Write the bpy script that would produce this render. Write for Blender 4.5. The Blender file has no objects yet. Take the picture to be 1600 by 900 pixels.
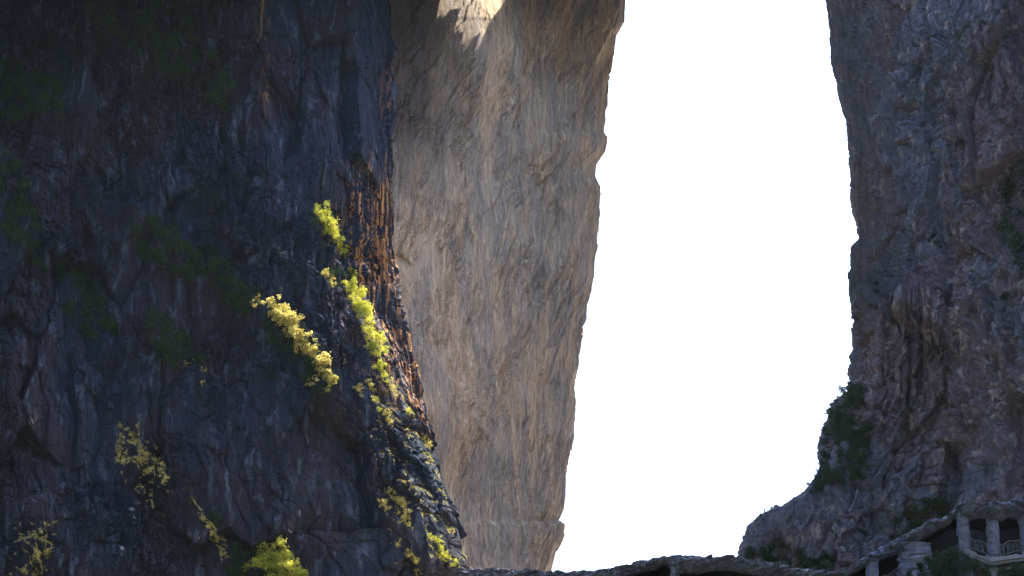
import bpy, math, random
import numpy as np
from mathutils import Vector
R = math.radians
random.seed(7)
rng = np.random.default_rng(11)

# ------------------------------------------------------------------ camera, sky, sun, exposure
CAM = np.array((0.0, 0.0, 3.0)); PITCH = R(20.0); HFOV = R(22.0)
scene = bpy.context.scene
col = scene.collection
cd = bpy.data.cameras.new('camera'); cam = bpy.data.objects.new('camera', cd); col.objects.link(cam)
cam.location = CAM; cam.rotation_euler = (math.pi / 2 + PITCH, 0, 0)
cd.angle = HFOV; cd.clip_start = 0.5; cd.clip_end = 12000
scene.camera = cam

SUN_AZ = R(50.0)        # from +Y towards +X
SUN_EL = R(62.0)
SUN = np.array((math.sin(SUN_AZ) * math.cos(SUN_EL), math.cos(SUN_AZ) * math.cos(SUN_EL), math.sin(SUN_EL)))
world = bpy.data.worlds.new('World'); scene.world = world; world.use_nodes = True
wn = world.node_tree; bg = wn.nodes['Background']
sky = wn.nodes.new('ShaderNodeTexSky'); sky.sky_type = 'NISHITA'; sky.sun_disc = False
sky.sun_elevation = SUN_EL; sky.sun_rotation = SUN_AZ
sky.air_density = 1.0; sky.dust_density = 7.0; sky.ozone_density = 1.0; sky.altitude = 1200
wn.links.new(sky.outputs[0], bg.inputs[0]); bg.inputs[1].default_value = 0.15
sd = bpy.data.lights.new('sun', 'SUN'); sd.energy = 5.0; sd.angle = R(0.5); sd.color = (1.0, 0.90, 0.74)
so = bpy.data.objects.new('sun', sd); col.objects.link(so)
so.rotation_euler = Vector(SUN).to_track_quat('Z', 'Y').to_euler()
vs = scene.view_settings; vs.view_transform = 'Standard'; vs.look = 'None'; vs.gamma = 1; vs.use_curve_mapping = False
vs.exposure = 2.25
scene.cycles.use_denoising = True
scene.cycles.max_bounces = 6; scene.cycles.diffuse_bounces = 4
scene.cycles.volume_bounces = 1; scene.cycles.transparent_max_bounces = 8
scene.cycles.sample_clamp_indirect = 6

# ------------------------------------------------------------------ projection helpers
TH = math.tan(HFOV / 2)
FW = np.array((0, math.cos(PITCH), math.sin(PITCH))); UP = np.array((0, -math.sin(PITCH), math.cos(PITCH)))
def P(px, py, Y):
    px, py, Y = np.broadcast_arrays(np.asarray(px, float), np.asarray(py, float), np.asarray(Y, float))
    x = (px - 800) / 800 * TH; y = (450 - py) / 800 * TH
    dy = FW[1] + y * UP[1]; dz = FW[2] + y * UP[2]
    t = (Y - CAM[1]) / dy
    return np.stack((CAM[0] + x * t, Y, CAM[2] + dz * t), -1)
def proj(p):
    d = p - CAM; w = d @ FW
    return 800 + d[..., 0] / w / TH * 800, 450 - (d @ UP) / w / TH * 800
def lerp_curve(pts, v):
    a = np.array(pts, float); return np.interp(v, a[:, 0], a[:, 1])

# ------------------------------------------------------------------ numpy noise
def _h(ix, iy, seed):
    n = (ix.astype(np.int64) * 374761393 + iy.astype(np.int64) * 668265263 + seed * 2147483647) & 0xffffffff
    n = ((n ^ (n >> 13)) * 1274126177) & 0xffffffff
    n = ((n ^ (n >> 16)) * 2246822519) & 0xffffffff
    return ((n ^ (n >> 15)) & 0xffffff) / float(0x1000000)
def noise(x, y, seed=0):
    ix = np.floor(x); iy = np.floor(y); fx = x - ix; fy = y - iy
    ix = ix.astype(np.int64); iy = iy.astype(np.int64)
    u = fx * fx * fx * (fx * (fx * 6 - 15) + 10); w = fy * fy * fy * (fy * (fy * 6 - 15) + 10)
    def g(a, b):
        t = _h(ix + a, iy + b, seed) * 2 * np.pi
        return np.cos(t) * (fx - a) + np.sin(t) * (fy - b)
    return 1.5 * ((g(0, 0) * (1 - u) + g(1, 0) * u) * (1 - w) + (g(0, 1) * (1 - u) + g(1, 1) * u) * w)
def fbm(x, y, o=4, seed=0, gain=.5):
    r = 0; a = 1; t = 0
    for i in range(o):
        r = r + a * noise(x * 2 ** i + 17.3 * i, y * 2 ** i - 9.1 * i, seed + i); t += a; a *= gain
    return r / t
def ridged(x, y, o=4, seed=0):
    r = 0; a = 1; t = 0
    for i in range(o):
        r = r + a * (1 - np.abs(noise(x * 2 ** i, y * 2 ** i, seed + i)) * 2); t += a; a *= .5
    return r / t
def cells(x, y, seed=0, jit=.9):
    ix = np.floor(x).astype(np.int64); iy = np.floor(y).astype(np.int64)
    f1 = np.full(x.shape, 9.); f2 = f1.copy(); dx1 = np.zeros(x.shape); dy1 = dx1.copy(); ida = ix.copy(); idb = iy.copy()
    for a in (-1, 0, 1):
        for b in (-1, 0, 1):
            cx = ix + a; cy = iy + b
            dx = x - (cx + .5 + jit * (_h(cx, cy, seed) - .5)); dy = y - (cy + .5 + jit * (_h(cx, cy, seed + 1) - .5))
            d = dx * dx + dy * dy; m = d < f1
            f2 = np.where(m, f1, np.minimum(f2, d)); f1 = np.where(m, d, f1)
            dx1 = np.where(m, dx, dx1); dy1 = np.where(m, dy, dy1); ida = np.where(m, cx, ida); idb = np.where(m, cy, idb)
    return np.sqrt(f1), np.sqrt(f2), dx1, dy1, ida, idb
def blocks(x, y, seed, tilt=1.0, crack=.5):
    f1, f2, dx, dy, a, b = cells(x, y, seed)
    o = _h(a, b, seed + 5) - .5; tx = _h(a, b, seed + 6) - .5; ty = _h(a, b, seed + 7) - .5
    e = f2 - f1
    return o + tilt * (tx * dx + ty * dy) * 1.6 - crack * np.exp(-(e / .09) ** 2)
def sstep(a, b, x):
    t = np.clip((x - a) / (b - a), 0, 1); return t * t * (3 - 2 * t)

# ------------------------------------------------------------------ mesh helpers
def tag(o, label=None, cat=None, group=None, kind=None):
    if label: o['label'] = label
    if cat: o['category'] = cat
    if group: o['group'] = group
    if kind: o['kind'] = kind
    return o
def link(name, me, mat, parent=None):
    o = bpy.data.objects.new(name, me); col.objects.link(o)
    if mat: me.materials.append(mat)
    if parent: o.parent = parent; o.matrix_parent_inverse = parent.matrix_world.inverted() if False else o.matrix_parent_inverse
    return o
def raw_mesh(name, verts, faces, smooth=False):
    """faces: (n,k) int array"""
    me = bpy.data.meshes.new(name); verts = np.ascontiguousarray(verts, np.float32); faces = np.ascontiguousarray(faces, np.int32)
    n, k = faces.shape
    me.vertices.add(len(verts)); me.vertices.foreach_set('co', verts.ravel())
    me.loops.add(n * k); me.loops.foreach_set('vertex_index', faces.ravel())
    me.polygons.add(n); me.polygons.foreach_set('loop_start', np.arange(0, n * k, k, dtype=np.int32))
    me.polygons.foreach_set('use_smooth', np.full(n, smooth))
    me.update(calc_edges=True); return me
def grid_faces(nr, nc, flip=False):
    i = np.arange(nr * nc).reshape(nr, nc)
    f = np.stack((i[:-1, :-1], i[1:, :-1], i[1:, 1:], i[:-1, 1:]), -1).reshape(-1, 4)
    return f[:, ::-1] if flip else f
def grid_normals(G):
    du = np.gradient(G, axis=1); dv = np.gradient(G, axis=0)
    n = np.cross(dv, du); n /= np.linalg.norm(n, axis=-1, keepdims=True) + 1e-9
    return n
def add_attr(me, name, arr):
    a = me.attributes.new(name, 'FLOAT', 'POINT'); a.data.foreach_set('value', np.ascontiguousarray(arr, np.float32).ravel())
class MB:
    def __init__(s): s.v = []; s.f = []
    def add(s, vs_, fs):
        b = len(s.v); s.v += [tuple(map(float, q)) for q in vs_]; s.f += [tuple(b + i for i in f) for f in fs]
    def build(s, name, mat, parent=None, smooth=False):
        me = bpy.data.meshes.new(name); me.from_pydata(s.v, [], s.f); me.update()
        for p in me.polygons: p.use_smooth = smooth
        return link(name, me, mat, parent)
    def tube(s, pts, r0, r1=None, n=6):
        r1 = r0 if r1 is None else r1; pts = [np.array(p, float) for p in pts]; rings = []
        for i, p in enumerate(pts):
            t = pts[min(i + 1, len(pts) - 1)] - pts[max(i - 1, 0)]; t /= np.linalg.norm(t) + 1e-9
            a = np.cross(t, (0.31, .9, .2)); a /= np.linalg.norm(a) + 1e-9; b = np.cross(t, a)
            r = r0 + (r1 - r0) * i / max(1, len(pts) - 1)
            rings.append([p + r * (math.cos(q) * a + math.sin(q) * b) for q in np.linspace(0, 2 * math.pi, n, endpoint=False)])
        vs_ = [q for g in rings for q in g]; fs = []
        for i in range(len(pts) - 1):
            for j in range(n):
                k = (j + 1) % n; fs.append((i * n + j, i * n + k, (i + 1) * n + k, (i + 1) * n + j))
        fs.append(tuple(range(n))[::-1]); fs.append(tuple((len(pts) - 1) * n + j for j in range(n)))
        s.add(vs_, fs)

# ------------------------------------------------------------------ materials
def new_mat(name):
    m = bpy.data.materials.new(name); m.use_nodes = True; m.node_tree.nodes.clear()
    return m, m.node_tree
class NT:
    def __init__(s, nt): s.t = nt; s.out = s.n('ShaderNodeOutputMaterial')
    def n(s, typ, **k):
        x = s.t.nodes.new(typ)
        for a, b in k.items(): setattr(x, a, b)
        return x
    def l(s, a, b): s.t.links.new(a, b)
    def coord(s, scale=(1, 1, 1), rot=(0, 0, 0)):
        tc = s.n('ShaderNodeTexCoord'); mp = s.n('ShaderNodeMapping'); mp.inputs['Scale'].default_value = scale; mp.inputs['Rotation'].default_value = rot
        s.l(tc.outputs['Object'], mp.inputs[0]); return mp.outputs[0]
    def noise(s, vec, scale, detail=6, rough=.6, dist=0):
        x = s.n('ShaderNodeTexNoise'); x.inputs['Scale'].default_value = scale; x.inputs['Detail'].default_value = detail
        x.inputs['Roughness'].default_value = rough; x.inputs['Distortion'].default_value = dist; s.l(vec, x.inputs['Vector']); return x.outputs['Fac']
    def ramp(s, f, a, b):
        x = s.n('ShaderNodeMapRange', interpolation_type='SMOOTHSTEP'); x.inputs[1].default_value = a; x.inputs[2].default_value = b; s.l(f, x.inputs[0]); return x.outputs[0]
    def mul(s, a, b, op='MULTIPLY'):
        x = s.n('ShaderNodeMath', operation=op)
        for i, q in enumerate((a, b)):
            if isinstance(q, (int, float)): x.inputs[i].default_value = q
            else: s.l(q, x.inputs[i])
        return x.outputs[0]
    def mix(s, f, a, b, mode='MIX'):
        x = s.n('ShaderNodeMix', data_type='RGBA', blend_type=mode)
        if isinstance(f, (int, float)): x.inputs[0].default_value = f
        else: s.l(f, x.inputs[0])
        for i, q in ((6, a), (7, b)):
            if isinstance(q, tuple): x.inputs[i].default_value = (*q, 1)
            else: s.l(q, x.inputs[i])
        return x.outputs[2]
    def attr(s, name):
        x = s.n('ShaderNodeAttribute'); x.attribute_name = name; return x.outputs['Fac']
def rock_mat(name, base, alt, pale, moss, stain_glow, bump=.25, stretch=(1, 1, .3), palecut=(.60, .74), mosscut=(.56, .7), rot=(0, 0, 0), fine=1.6, stain_glow_attr=True, mossamt=.85, basescale=.045, streak=.5):
    m, t = new_mat(name); N = NT(t)
    c = N.coord(); cs = N.coord(stretch, rot)
    b = N.mix(N.ramp(N.noise(cs if basescale > .05 else c, basescale * (2.2 if basescale > .05 else 1), 6, .6, .5), .40, .60), base, alt)
    b = N.mix(N.ramp(N.noise(cs, .55, 7, .65, .6), *palecut), b, pale)
    b = N.mix(N.mul(N.ramp(N.noise(c, .11, 6, .65), *mosscut), mossamt), b, moss)
    v = N.ramp(N.noise(cs, 1.7, 8, .7, .4), .25, .75)
    b = N.mix(.75, b, N.mix(v, (.45, .45, .46), (1.5, 1.48, 1.45)), 'MULTIPLY')
    strk = N.noise(N.coord((1.0, 1.0, .035)), .9, 5, .7)
    b = N.mix(streak, b, N.mix(N.ramp(strk, .32, .66), (.55, .56, .60), (1.35, 1.33, 1.30)), 'MULTIPLY')
    if stain_glow_attr:
        sv = N.mul(N.attr('stain_glow'), N.ramp(N.noise(N.coord((1, 1, .028)), 1.5, 6, .68), .50, .66))
        b = N.mix(sv, b, stain_glow)
        b = N.mix(N.attr('moss'), b, moss)  # moss attribute also carries shade painted in the arch wall's upper corner
    h = N.mul(N.noise(cs, fine, 10, .72, .3), N.mul(N.noise(c, 6.0, 6, .7), .25), 'ADD')
    bp = N.n('ShaderNodeBump'); bp.inputs['Strength'].default_value = 1.0; bp.inputs['Distance'].default_value = bump; N.l(h, bp.inputs['Height'])
    p = N.n('ShaderNodeBsdfPrincipled'); p.inputs['Roughness'].default_value = .85; p.inputs['Specular IOR Level'].default_value = .1
    N.l(b, p.inputs['Base Color']); N.l(bp.outputs[0], p.inputs['Normal']); N.l(p.outputs[0], N.out.inputs[0])
    return m
M = {}
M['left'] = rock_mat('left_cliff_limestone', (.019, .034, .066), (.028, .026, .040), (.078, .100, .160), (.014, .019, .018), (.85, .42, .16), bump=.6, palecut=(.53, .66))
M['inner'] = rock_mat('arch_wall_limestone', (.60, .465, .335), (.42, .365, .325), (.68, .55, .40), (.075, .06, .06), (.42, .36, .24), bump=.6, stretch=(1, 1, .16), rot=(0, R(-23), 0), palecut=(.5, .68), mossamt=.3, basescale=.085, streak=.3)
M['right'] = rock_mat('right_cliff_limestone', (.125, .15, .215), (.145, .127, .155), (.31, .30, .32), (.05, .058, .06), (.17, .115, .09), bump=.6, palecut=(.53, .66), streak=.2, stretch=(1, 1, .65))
M['gallery'] = rock_mat('cast_rock_concrete', (.125, .15, .23), (.135, .145, .19), (.26, .28, .33), (.06, .075, .10), (.4, .3, .2), bump=.12, stretch=(1, 1, 1), stain_glow_attr=False, fine=3.5)
M['bounceground'] = rock_mat('pale_bounce_floor', (.60, .50, .37), (.55, .46, .35), (.66, .58, .47), (.50, .44, .32), (.1, .1, .1), stain_glow_attr=False)
M['ground'] = rock_mat('hillside_scrub_ground', (.06, .07, .045), (.07, .06, .05), (.14, .13, .11), (.035, .05, .025), (.1, .1, .1), stain_glow_attr=False)
def leaf_mat(name, a, b, trans=.45, c=None):
    m, t = new_mat(name); N = NT(t)
    at = N.attr('tint'); cc = N.mix(at, a, b)
    if c: cc = N.mix(N.ramp(N.noise(N.coord(), .9, 3), .5, .65), cc, c)
    d = N.n('ShaderNodeBsdfDiffuse'); tr = N.n('ShaderNodeBsdfTranslucent'); N.l(cc, d.inputs[0]); N.l(cc, tr.inputs[0])
    mx = N.n('ShaderNodeMixShader'); mx.inputs[0].default_value = trans; N.l(d.outputs[0], mx.inputs[1]); N.l(tr.outputs[0], mx.inputs[2])
    N.l(mx.outputs[0], N.out.inputs[0]); return m
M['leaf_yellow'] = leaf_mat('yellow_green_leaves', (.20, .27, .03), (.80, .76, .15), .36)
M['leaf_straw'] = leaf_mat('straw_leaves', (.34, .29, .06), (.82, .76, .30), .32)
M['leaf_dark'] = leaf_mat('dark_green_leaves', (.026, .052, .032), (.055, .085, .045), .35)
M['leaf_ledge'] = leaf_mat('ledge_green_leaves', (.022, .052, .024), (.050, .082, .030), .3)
M['leaf_mid'] = leaf_mat('dull_green_leaves', (.035, .065, .03), (.07, .09, .04), .35)
def plain(name, colr, rough=.8, var=.3, sc=3):
    m, t = new_mat(name); N = NT(t)
    b = N.mix(N.noise(N.coord(), sc, 6), tuple(q * (1 - var) for q in colr), tuple(q * (1 + var) for q in colr))
    p = N.n('ShaderNodeBsdfPrincipled'); p.inputs['Roughness'].default_value = rough; N.l(b, p.inputs['Base Color'])
    bp = N.n('ShaderNodeBump'); bp.inputs['Distance'].default_value = .03; N.l(N.noise(N.coord(), sc * 4, 5), bp.inputs['Height']); N.l(bp.outputs[0], p.inputs['Normal'])
    N.l(p.outputs[0], N.out.inputs[0]); return m
M['bark'] = plain('bark', (.10, .075, .055)); M['concrete'] = plain('concrete', (.17, .19, .22), sc=2, var=.25)
M['rail'] = plain('cast_branch_railing', (.07, .08, .10)); M['shade_black'] = plain('gallery_shade_lining', (.006, .0065, .009), var=.2)  # near-black colour stands in for shade inside the gallery

# ------------------------------------------------------------------ rock displacement recipes (s = metres along the wall, z = height)
def front_rock(s, z, seed, amp=1.0, rough=None):
    w1 = 1.6 * fbm(s / 7, z / 9, 3, seed + 40); w2 = 2.2 * fbm(s / 8 + 5, z / 8, 3, seed + 50)
    S = s + w1; Z = z + w2
    d = 3.0 * fbm(s / 20, z / 42, 3, seed) + 1.5 * (ridged(S / 9, Z / 50, 3, seed + 3) - .5)
    d += 2.3 * blocks(S / 8.5, Z / 21, seed + 11, 1.5, .2)
    m = .35 + .65 * sstep(-.15, .3, fbm(s / 14, z / 16, 2, seed + 90)) if rough is None else rough
    d += (.3 + m) * 1.25 * blocks(S / 3.1 + .13 * z / 3, Z / 6.5, seed + 21, 1.5, .35)
    d += (.15 + m) * .75 * blocks(S / 1.35, Z / 2.4, seed + 31, 1.5, .4)
    w3 = .5 * noise(s / 1.7, z / 1.5, seed + 60)
    d += (.1 + m) * .42 * blocks((S + w3) / .62, (Z + w3) / .85, seed + 61, 1.5, .35)
    d += m * .30 * fbm(s / 1.1, z / 1.6, 4, seed + 70, .65) + .22 * fbm(s / .8, z / 4.5, 3, seed + 75)
    return d * amp
def flake_rock(s, z, seed):
    q = s - .42 * z
    w = 1.5 * fbm(s / 7, z / 12, 3, seed + 40)
    S = q + w; Z = z + 2.0 * fbm(s / 9, z / 8, 3, seed + 50)
    m = .25 + .95 * sstep(-.2, .25, fbm(s / 9, z / 11, 3, seed + 90))
    d = 1.8 * fbm(s / 18, z / 30, 3, seed) + .7 * blocks(S / 5, Z / 24, seed + 11, 1.7, .1)
    d += .6 * blocks(S / 1.7, Z / 10, seed + 21, 1.7, .2) * m + m * .5 * blocks(S / .75, Z / 5.0, seed + 31, 1.6, .25)
    d += 0.28 * (ridged(S / 2.2, Z / 11, 4, seed + 63) - .5) + .20 * fbm(S / .6, Z / 2.6, 4, seed + 70, .65)
    d += m * .24 * blocks(S / .42, Z / 2.2, seed + 51, 1.5, .2)
    return d
def seg_dist(px, py, line):
    """signed: returns (distance below the line in px, inside factor)"""
    a = np.array(line, float); y = np.interp(px, a[:, 0], a[:, 1]); ins = sstep(a[0, 0] - 12, a[0, 0] + 8, px) * (1 - sstep(a[-1, 0] - 8, a[-1, 0] + 12, px))
    return py - y, ins

V0, V1, STEP = -50, 960, 1.25
vv = np.arange(V0, V1 + .1, STEP)

class Mass:
    """a rock mass lofted through plan curves: each curve = (px(v), depth(v)), n columns to the next"""
    def __init__(s, name, curves, flip=False):
        s.cols = []; s.reg = []
        px = [];  Y = []; reg = []
        for i, (cp, cy, n, rg) in enumerate(curves):
            a = lerp_curve(cp, vv) if isinstance(cp, list) else np.asarray(cp); b = lerp_curve(cy, vv) if isinstance(cy, list) else np.zeros(vv.shape) + cy
            px.append(a); Y.append(b); reg.append((n, rg))
        C = [P(a, vv, b) for a, b in zip(px, Y)]
        cols = []; rg = []
        for i in range(len(C) - 1):
            n = reg[i][0]
            for k in range(n):
                t = k / n; cols.append(C[i] * (1 - t) + C[i + 1] * t); rg.append(reg[i][1] + t)
        cols.append(C[-1]); rg.append(reg[-2][1] + 1)
        s.G = np.stack(cols, 1); s.rg = np.array(rg)
        mid = s.G[len(vv) // 2]; seg = np.linalg.norm(np.diff(mid, axis=0), axis=1); s.s1 = np.concatenate(([0], np.cumsum(seg)))
        s.S = np.broadcast_to(s.s1, s.G.shape[:2]); s.Z = s.G[..., 2]
        s.px, s.py = proj(s.G)
        n = grid_normals(s.G)
        # smooth normals across the plan edges
        k = 9; pad = np.pad(n, ((0, 0), (k, k), (0, 0)), 'edge'); cs = np.cumsum(np.concatenate((np.zeros_like(pad[:, :1]), pad), 1), 1)
        n = cs[:, 2 * k + 1:] - cs[:, :-(2 * k + 1)]; s.n = n / np.linalg.norm(n, axis=-1, keepdims=True)
        if flip: s.n = -s.n
        s.flip = flip; s.name = name
    def finish(s, d, mat, attrs):
        s.G = s.G + s.n * d[..., None]; s.px, s.py = proj(s.G)
        s.N = grid_normals(s.G) * (-1 if s.flip else 1)
        me = raw_mesh(s.name, s.G.reshape(-1, 3), grid_faces(*s.G.shape[:2], flip=s.flip), False)
        for k, a in attrs.items(): add_attr(me, k, a)
        o = link(s.name, me, None)
        for mm in mat: me.materials.append(mm)
        s.obj = o; s.me = me; return o
    def at(s, px, py, r0=None, r1=None):
        """world point + normal on the displaced surface nearest to a picture position, within a region range"""
        ok = (s.rg >= (r0 if r0 is not None else -9)) & (s.rg <= (r1 if r1 is not None else 99)); ci = np.nonzero(ok)[0]; r0_ = 0
        row = int(round((py - V0) / STEP)); a = max(0, row - 24); b = min(len(vv), row + 25)
        D = (s.px[a:b][:, ci] - px) ** 2 + (s.py[a:b][:, ci] - py) ** 2
        # prefer the nearest to camera among close ones
        D = D + (s.G[a:b][:, ci, 1] - s.G[..., 1].min()) * .05
        i, j = np.unravel_index(np.argmin(D), D.shape)
        return s.G[a + i, ci[j]].copy(), s.N[a + i, ci[j]].copy()

# ------------------------------------------------------------------ LEFT MASS
E = [(-60, 545), (0, 545), (150, 548), (250, 546), (330, 538), (430, 548), (500, 566), (560, 588), (600, 600), (640, 622), (670, 645), (700, 664), (735, 674), (770, 680), (800, 690), (830, 700), (860, 712), (895, 726), (960, 760)]
SF = [(-60, 604), (0, 606), (250, 612), (400, 616), (480, 630), (570, 650), (650, 661), (690, 668), (735, 678), (770, 684), (960, 764)]
RS = [(-60, 988), (0, 978), (35, 976), (55, 964), (75, 961), (90, 956), (150, 950), (205, 946), (214, 953), (235, 949), (258, 936), (275, 934), (290, 942), (340, 939), (400, 931), (450, 924), (500, 915), (560, 904), (600, 898), (625, 901), (680, 896), (740, 884), (790, 880), (813, 872), (820, 882), (840, 878), (865, 869), (893, 863), (960, 850)]
sf = lerp_curve(SF, vv); rs = lerp_curve(RS, vv); ee = lerp_curve(E, vv)
c4 = sf - 6 * sstep(260, 330, vv) - 60 * sstep(640, 760, vv)
LM = Mass('cliff_left', [
    ([(-60, -150), (960, -150)], 360, 150, 0),
    ([(-60, 20), (960, 20)], [(-60, 372), (960, 362)], 150, 1),
    ([(-60, 210), (960, 240)], [(-60, 384), (960, 374)], 150, 2),
    ([(-60, 400), (960, 470)], [(-60, 393), (960, 384)], 150, 3),
    (list(zip(vv, ee)), [(-60, 401), (400, 400), (960, 394)], 60, 4),
    (list(zip(vv, sf)), [(-60, 416), (300, 412), (960, 403)], 16, 5),
    (list(zip(vv, c4)), [(-60, 423), (960, 420)], 150, 6),
    (list(zip(vv, sf * .5 + rs * .5)), [(-60, 448), (960, 444)], 170, 7),
    (list(zip(vv, rs)), [(-60, 476), (960, 468)], 40, 8),
    (list(zip(vv, rs - 45)), 492, 20, 9),
    (list(zip(vv, rs - 260)), 525, 4, 10),
    (list(zip(vv, rs - 900)), 540, 1, 11)])
rg = LM.rg[None, :] + 0 * LM.S
wi = sstep(5.3, 6.15, rg)                     # inner-wall weight
rough = .12 + .7 * sstep(-.2, .25, fbm(LM.S / 15, LM.Z / 18, 2, 93))
smooth_top = sstep(395, 425, LM.px) * (1 - sstep(260, 330, LM.py)) * (rg < 5.2)
smooth_bot = sstep(270, 300, LM.px) * (1 - sstep(540, 570, LM.px)) * sstep(640, 690, LM.py)
rough = rough * (1 - .75 * np.maximum(smooth_top, smooth_bot)) * (1 - .6 * sstep(3.5, 4.1, rg) * sstep(560, 640, LM.py))
dF = front_rock(LM.S, LM.Z, 100, 1.0, rough); dI = .74 * flake_rock(LM.S, LM.Z, 300)
side = np.exp(-((rg - 5.0) / .55) ** 2)
dF = dF * (1 - .55 * side) + side * .35 * (ridged(LM.S / 1.3, LM.Z / 16, 4, 777) - .5) * 2
d = dF * (1 - wi) + dI * wi
d = d * (1 - .6 * np.exp(-((rg - 8.0) / .16) ** 2))
bm = np.exp(-((LM.px - 728) / 76) ** 4) * (rg > 6) * (rg < 8)      # smooth boss added to catch the sun through the roof hole
d = d * (1 - .72 * bm * (1 - sstep(70, 120, LM.py))) + 4.2 * bm * sstep(-60, 80, LM.py) * (1 - sstep(85, 230, LM.py))
# diagonal ledges on the left face (picture polylines, x then y)
LEDGES = [([(192, 715), (225, 712), (262, 760)], 1.6), ([(20, 850), (60, 822), (85, 870)], 1.6), ([(90, -40), (180, 20), (260, 60), (330, 120), (365, 165)], 3.2), ([(-60, 90), (20, 120), (70, 140), (110, 190)], 2.5),
          ([(-40, 180), (10, 240), (45, 330), (75, 420)], 2.0), ([(190, 320), (270, 370), (330, 420), (400, 470), (440, 490), (490, 540), (525, 600)], 3.0),
          ([(230, 520), (280, 560), (320, 580)], 1.8), ([(170, 655), (215, 690), (255, 735), (262, 760)], 1.6),
          ([(285, 765), (310, 800), (345, 850), (352, 880)], 1.5), ([(100, 560), (150, 600), (190, 640)], 1.2), ([(560, 600), (600, 700), (640, 800), (660, 880)], 1.6), ([(470, 330), (520, 390), (555, 430), (600, 590)], 1.5)]
for ln, A in LEDGES:
    b, ins = seg_dist(LM.px, LM.py, ln)
    b = b + 10 * fbm(LM.S / 3, LM.Z / 3, 3, 55)
    d = d + (1 - wi) * (rg < 5.2) * ins * A * sstep(-2, 10, b) * np.exp(-np.clip(b, 0, 400) / 75)
stain_glow = (1.3 * np.exp(-((rg - 4.7) / .62) ** 2) * sstep(235, 300, LM.py + 90 * fbm(LM.S / .7, LM.S * 0 + 3, 3, 66)) * (1 - sstep(640, 700, LM.py)) + .55 * np.exp(-((LM.px - 414) / 8) ** 2) * (1 - sstep(130, 200, LM.py)) * (rg < 5)
         + .5 * np.exp(-((LM.px - 615) / 14) ** 2) * np.exp(-((LM.py - 140) / 50) ** 2))  # side-face streaks paint warm sunlight into the colour; other terms are rock stains
corner_shade = .85 * sstep(5.5, 5.9, rg) * (1 - sstep(6.15, 6.95, rg + .25 * fbm(LM.S / 5, LM.Z / 12, 3, 8))) * (1 - sstep(180, 380, LM.py))  # darkens the deep upper corner: shade painted through the moss attribute
lo = LM.finish(d, [M['left'], M['inner']], {'stain_glow': np.clip(stain_glow, 0, 1), 'moss': corner_shade})
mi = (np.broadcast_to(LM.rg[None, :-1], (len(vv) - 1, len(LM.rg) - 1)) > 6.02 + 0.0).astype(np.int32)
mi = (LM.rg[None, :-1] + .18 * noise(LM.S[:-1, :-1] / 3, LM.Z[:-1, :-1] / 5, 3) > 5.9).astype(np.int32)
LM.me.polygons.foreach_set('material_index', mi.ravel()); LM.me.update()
tag(lo, 'dark blue-grey fluted limestone cliff and the brown inner wall of the arch', 'cliff', kind='structure')

# ------------------------------------------------------------------ RIGHT MASS
Q = [(-60, 1278), (0, 1284), (40, 1291), (50, 1294), (100, 1297), (150, 1309), (200, 1323), (260, 1330), (330, 1335), (360, 1341), (375, 1341), (388, 1328), (450, 1328), (500, 1333), (560, 1327), (600, 1333),
     (625, 1318), (650, 1304), (700, 1286), (735, 1281), (755, 1268), (775, 1244), (800, 1198), (815, 1172), (828, 1156), (850, 1151), (870, 1150), (960, 1140)]
q = lerp_curve(Q, vv); lo_ = sstep(590, 800, vv)
E2 = lerp_curve([(-60, 1378), (0, 1382), (100, 1392), (200, 1390), (300, 1396), (400, 1402), (450, 1396), (480, 1372), (600, 1368), (760, 1330), (960, 1300)], vv)
RM = Mass('cliff_right', [
    (q + 260, 520, 6, 0), (q + 40, 480, 16, 1),
    (list(zip(vv, q)), 452 - 37 * lo_, 85, 2),
    (list(zip(vv, E2)), 420 - 12 * sstep(430, 480, vv) - 6 * lo_, 90, 3),
    ([(-60, 1490), (960, 1480)], 407, 150, 4),
    ([(-60, 1680), (960, 1680)], [(-60, 392), (960, 380)], 60, 5),
    ([(-60, 1800), (960, 1800)], 372, 1, 6)])
rg2 = RM.rg[None, :] + 0 * RM.S
dR = front_rock(RM.S, RM.Z, 500, .95, .55 + .45 * sstep(-.2, .3, fbm(RM.S / 12, RM.Z / 14, 2, 393)))
jn = (ridged(RM.S / 9 + 4, (RM.Z + 1.2 * fbm(RM.S / 3, RM.Z / 4, 3, 71) - .25 * RM.S) / 1.5, 2, 72) > .86) * (fbm(RM.S / 6, RM.Z / 6, 3, 73) > .0)
dR = dR - .45 * jn
tun = np.exp(-((rg2 - 2.4) / .6) ** 2) * (1 - sstep(430, 480, RM.py))
dR = dR * (1 - .6 * tun) + .25 * tun * flake_rock(RM.S, RM.Z, 611)
sil = np.exp(-((rg2 - 2.0) / .25) ** 2); dR = dR * (1 - .6 * sil)
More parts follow.
